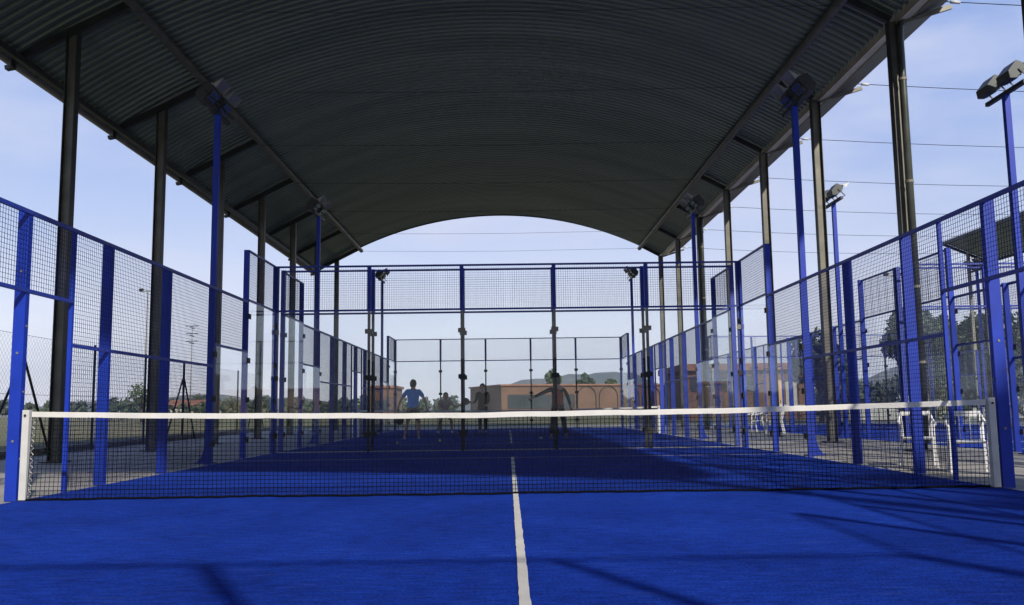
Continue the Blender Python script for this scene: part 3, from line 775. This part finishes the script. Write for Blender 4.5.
tree(7.0, 135, 7.0, 3.4, 'leaf_mid', 'pale green tree rising above the low brick building behind the man in red', 5, 2500, .3, G)
tree(12.8, 142, 6.6, 3.8, 'leaf_dark', 'wide dark tree over the low brick roof right of the man in red', 6, 3000, .3, G)
tree(18.0, 150, 5.9, 3.2, 'leaf_mid', 'small rounded tree over the right end of the low brick roof', 8, 2000, .3, G)
tree(-40, 90, 4.2, 4, 'leaf_mid', 'bare-looking bush tree standing in the dry field on the left', 9, 700, .16, G)
tree(17, 40, 5.0, 3.6, 'leaf_dark', 'dark shrubby tree in front of the right brick house', 12, 2500, .16, G)
tree(13.6, -17.5, 13.0, 6.0, 'leaf_dark', 'unseen tall tree added for shade behind the camera to the right of the courts', 10, 5000, .24, G)  # this and the next tree are unseen, added to shade right of the net
tree(17.5, -16.5, 13.0, 7, 'leaf_dark', 'second unseen tall tree added for shade behind the camera at the open-air court', 13, 5500, .24, G)
def shrub(x, y, w, h, m, label, seed, n=1500, leaf=.09):
    root = empty('shrub', (x, y, -.02)); tag(root, label, 'shrub', 'shrubs behind the open-air courts')
    rnd = random.Random(seed)
    bl = [(rnd.uniform(-w/2,w/2)*.8, rnd.uniform(-.5,.5), h*rnd.uniform(.3,.65), h*.35*rnd.uniform(.7,1.1)) for _ in range(9)]
    st = MB()
    for b in bl: st.tube([(b[0]*.3,b[1]*.3,0),(b[0],b[1],b[2])], .02, 5)
    st.build('stem', 'trunk', root); leaf_cloud('foliage', bl, m, n, leaf, root, seed)
shrub(19.7, 34, 2.2, 1.35, 'leaf_pale', 'pale silvery shrub above the tape right of the second roof column', 1)
shrub(26.2, 36, 2.4, 1.5, 'leaf_pale', 'pale silvery shrub at the right photo edge', 2)
shrub(22.5, 37, 3.0, 1.3, 'leaf_dark', 'low dark shrub between the two pale ones', 3)
# far wood
def wood(name, pts, h, m, n, leaf, seed):
    rnd = random.Random(seed); bl = []
    for (x0, y0, x1, y1, hh) in pts:
        L = math.hypot(x1-x0, y1-y0); k = max(3, int(L/(hh*.55)))
        for j in range(k):
            t = j/(k-1); r = hh*rnd.uniform(.28,.55)
            bl.append((x0+(x1-x0)*t+rnd.uniform(-2,2), y0+(y1-y0)*t+rnd.uniform(-4,4), rnd.uniform(.35,.6)*hh, r))
    return kind(leaf_cloud(name, bl, m, n, leaf, None, seed, .9), 'stuff')
wood('far_wood', [(-330,210,-170,235,7.5),(-170,240,-90,260,6.0),(-90,260,-20,300,6.0),(90,240,240,200,8)], 6, 'leaf_far', 16000, 1.0, 21)
wood('hedge', [(-60,118,-22,122,2.6),(-22,122,-8,124,2.2),(24,70,60,66,2.4),(34,110,80,100,5)], 3, 'leaf_dark', 7000, .4, 22)

# hills
def ridge(name, pts, depth, m, seed):
    rnd = random.Random(seed); mb = MB(); nxs = len(pts); rows = 7
    for r_ in range(rows):
        f = r_/(rows-1)
        for (x, y, h) in pts:
            mb.v.append((x+rnd.uniform(-6,6), y+depth*f, -3 + (h+3)*math.sin(f*PI/2)+rnd.uniform(-.04,.04)*h))
    for r_ in range(rows-1):
        for k in range(nxs-1): mb.f.append((r_*nxs+k, r_*nxs+k+1, (r_+1)*nxs+k+1, (r_+1)*nxs+k))
    return kind(mb.build(name, m, None, fix=False, smooth=True))
rnd = random.Random(4)
pts = []
for k in range(121):
    x = -1500+25*k; a = x/1400
    h = 12 + 38*max(0, math.exp(-((x-120)/160)**2)) + 75*max(0, math.exp(-((x-900)/330)**2)) + 10*math.sin(x*.011)+5*math.sin(x*.037+1)+3*rnd.random() + 12*math.exp(-((x+700)/250)**2)
    pts.append((x, 1150, h))
ridge('hills', pts, 350, 'hill', 5)

# ------------------------------------------------------------------ buildings
def window(root, x0, x1, z0, z1, nm=4, y=0):
    w = MB()
    w.box(x0,y-.06,z0,x1,y-.003,z0+.12); w.box(x0,y-.06,z1-.12,x1,y-.003,z1)
    for k in range(nm+1):
        x = x0+(x1-x0)*k/nm; w.box(x-.06,y-.057,z0+.12,x+.06,y-.004,z1-.12)
    o = w.build('window', 'dark', root); MB().box(x0+.01,y-.03,z0+.01,x1-.01,y-.006,z1-.01).build('pane', 'window', o)
b = empty('brick_pavilion', (-.9, 108, -.02), R(19)); tag(b, 'long low flat-roofed brick building straight ahead beyond the glass walls', 'building')
MB().box(0,0,0,36,14,3.9).build('wall', 'brick', b); MB().box(-.2,-.3,3.903,36.2,14.2,4.1).build('roof', 'roof_tile', b)
window(b, .9, 10.2, .9, 2.75, 5)
for k in range(6):
    x = 12.0+3.2*k; a = MB(); pts = [(x-1.35,-.08,.3)]+[(x+1.35*math.cos(t), -.08, 2.45+1.35*math.sin(t)) for t in [PI*(1-j/12) for j in range(13)]]+[(x+1.35,-.08,.3)]
    a.tube(pts, .06, 6); a.build('arch_frame', 'dark', b); 
b = empty('brick_house', (-15, 100, -.02)); tag(b, 'small brick house left of the man in the blue shirt, beyond the far fence', 'building')
MB().box(-1.6,0,0,1.3,8,3.6).build('wall', 'brick', b); MB().prism([(-1.8,3.603),(1.5,3.603),(1.5,3.9),(-1.8,3.9)], -.3, 8.3).build('roof', 'roof_tile', b)
window(b, -1.0, .4, 1, 2.1, 2)
b = empty('field_house', (-53, 138, -.02)); tag(b, 'low orange-roofed farmhouse in the field on the left', 'building')
MB().box(-2.5,0,0,4.6,7,1.9).build('wall', 'plaster', b); MB().prism([(-.4,1.9),(3.5,3.1),(7.4,1.9)], -2.9, 5.0, axis='x').build('roof', 'roof_tile', b)
window(b, .2, 1.6, .6, 1.5, 2)
b = empty('brick_house', (16, 52, -.02)); tag(b, 'taller brick house with tan door seen between the right roof columns', 'building')
MB().box(-4,0,0,4.4,9,3.3).build('wall', 'brick', b); MB().box(-4.3,-.4,3.303,4.7,9.4,3.75).build('roof', 'roof_tile', b)
window(b, -3.6, .6, 1.9, 2.9, 4)
d = MB().box(1.7,-.05,0,2.5,-.003,2.6).build('door', 'door_tan', b); MB().box(2.35,-.09,1.1,2.4,-.0505,1.25).build('handle', 'dark', d)
d = MB().box(2.75,-.05,.9,3.5,-.003,2.6).build('shutter', 'plaster', b)
# low white wall
w = MB().box(-13,0,0,18,.25,.62).build('boundary_wall', 'white', None, (33, 44, -.02)); tag(w, 'long low white wall crossing behind the open-air courts', 'wall')

# distant masts
def lampmast(x, y, h, label, lat=False):
    r = empty('tower' if lat else 'street_lamp', (x, y, -.02)); tag(r, label, 'tower' if lat else 'street lamp')
    MB().tube([(0,0,0),(0,0,h)], .09, 8, r2=.05).build('pole', 'steel', r, smooth=True)
    if not lat:
        MB().bar((-.7,0,h),(.7,0,h),.08,.08).build('cross_arm', 'steel', r)
        for s in (-1,1): MB().box(s*.55-.16,-.16,h+.05,s*.55+.16,.12,h+.2).build('lamp_head', 'dark', r)
    else:
        for z in (h, h-1.1, h-2.2): MB().bar((-.9,0,z),(.9,0,z),.1,.1).bar((0,-.9,z-.3),(0,.9,z-.3),.1,.1).build('antenna_arm', 'dark', r)
lampmast(-30.4, 66.6, 11.2, 'slender lamp mast with twin heads in the field on the left')
lampmast(-45.5, 120.8, 13.4, 'thin antenna tower above the field house on the left', True)
lampmast(28.5, 56.5, 10.3, 'slender grey lamp mast in front of the dark trees on the right')

# ------------------------------------------------------------------ air
hm = bpy.data.materials.new('haze_air'); hm.use_nodes = True; hn = hm.node_tree
hn.nodes.remove(hn.nodes['Principled BSDF'])
pv = hn.nodes.new('ShaderNodeVolumePrincipled'); pv.inputs['Color'].default_value = (.82, .88, 1, 1); pv.inputs['Density'].default_value = .00022
pv.inputs['Anisotropy'].default_value = .2
hn.links.new(pv.outputs[0], hn.nodes['Material Output'].inputs['Volume'])
hb = MB().box(-2600, -500, -5, 2600, 2700, 130).build('haze', hm); kind(hb, 'stuff')
# ------------------------------------------------------------------ light, sky, camera
SUN_EL, SUN_AZ = R(31.2), math.atan2(.42, -.91)
w = bpy.data.worlds.new('World'); S.world = w; w.use_nodes = True
nt = w.node_tree; bg = nt.nodes['Background']
sky = nt.nodes.new('ShaderNodeTexSky'); sky.sky_type = 'NISHITA'; sky.sun_disc = False
sky.sun_elevation = SUN_EL; sky.sun_rotation = SUN_AZ; sky.air_density = 1.0; sky.dust_density = .3; sky.ozone_density = 2.6
tc = nt.nodes.new('ShaderNodeTexCoord'); mp = nt.nodes.new('ShaderNodeMapping'); mp.inputs['Scale'].default_value = (1, 1, 3.2)
nt.links.new(tc.outputs['Generated'], mp.inputs[0])
nz = nt.nodes.new('ShaderNodeTexNoise'); nz.inputs['Scale'].default_value = 2.4; nz.inputs['Detail'].default_value = 9; nz.inputs['Roughness'].default_value = .55
nt.links.new(mp.outputs[0], nz.inputs['Vector'])
rp = nt.nodes.new('ShaderNodeValToRGB'); rp.color_ramp.elements[0].position = .45; rp.color_ramp.elements[1].position = .70
rp.color_ramp.elements[0].color = (0,0,0,1); rp.color_ramp.elements[1].color = (.8,.8,.8,1)
nt.links.new(nz.outputs['Fac'], rp.inputs[0])
mx = nt.nodes.new('ShaderNodeMix'); mx.data_type = 'RGBA'; mx.inputs[7].default_value = (4.6, 4.8, 5.9, 1)
nt.links.new(rp.outputs[0], mx.inputs[0])
sx = nt.nodes.new('ShaderNodeSeparateXYZ'); nt.links.new(tc.outputs['Generated'], sx.inputs[0])
hr = nt.nodes.new('ShaderNodeValToRGB'); el = hr.color_ramp.elements
el[0].position = 0; el[0].color = (.68,.65,.68,1); el[1].position = .5; el[1].color = (.095,.185,.46,1)
e1 = el.new(.09); e1.color = (.58,.57,.64,1); e1 = el.new(.18); e1.color = (.37,.41,.57,1); e1 = el.new(.34); e1.color = (.175,.265,.53,1)
nt.links.new(sx.outputs['Z'], hr.inputs[0])
sc10 = nt.nodes.new('ShaderNodeVectorMath'); sc10.operation = 'SCALE'; sc10.inputs['Scale'].default_value = 10
nt.links.new(hr.outputs[0], sc10.inputs[0])
hz = nt.nodes.new('ShaderNodeMix'); hz.data_type = 'RGBA'; hz.inputs[0].default_value = .8     # thin high haze over the sky model
nt.links.new(sky.outputs[0], hz.inputs[6]); nt.links.new(sc10.outputs[0], hz.inputs[7])
nt.links.new(hz.outputs[2], mx.inputs[6]); nt.links.new(mx.outputs[2], bg.inputs['Color'])
bg.inputs['Strength'].default_value = .11
sun = bpy.data.lights.new('sun', 'SUN'); sun.energy = 3.6; sun.angle = R(1.0); sun.color = (1, .93, .82)
so = bpy.data.objects.new('sun', sun); COL.objects.link(so)
d = Vector((-.42*math.cos(SUN_EL), .91*math.cos(SUN_EL), -math.sin(SUN_EL)*1.002))
so.rotation_euler = d.to_track_quat('-Z', 'Y').to_euler(); so.location = (20, -40, 30)

cam = bpy.data.cameras.new('camera'); co = bpy.data.objects.new('camera', cam); COL.objects.link(co); S.camera = co
cx, cy, chh, yaw, pit, rol, f = -.0184, -9.3667, .8591, .00549, .11752, -.012966, 903.86
fw = Vector((math.sin(yaw)*math.cos(pit), math.cos(yaw)*math.cos(pit), math.sin(pit)))
r_ = Vector((math.cos(yaw), -math.sin(yaw), 0)); u = r_.cross(fw)
r2 = r_*math.cos(rol)+u*math.sin(rol); u2 = -r_*math.sin(rol)+u*math.cos(rol)
co.matrix_world = Matrix(((r2.x,u2.x,-fw.x,cx),(r2.y,u2.y,-fw.y,cy),(r2.z,u2.z,-fw.z,chh),(0,0,0,1)))
cam.sensor_width = 36; cam.lens = f/1024*36; cam.clip_end = 5000; cam.clip_start = .05
S.render.engine = 'CYCLES'
S.cycles.transparent_max_bounces = 48; S.cycles.max_bounces = 10
S.view_settings.view_transform = 'Standard'; S.view_settings.look = 'None'; S.view_settings.exposure = .55; S.view_settings.gamma = 1
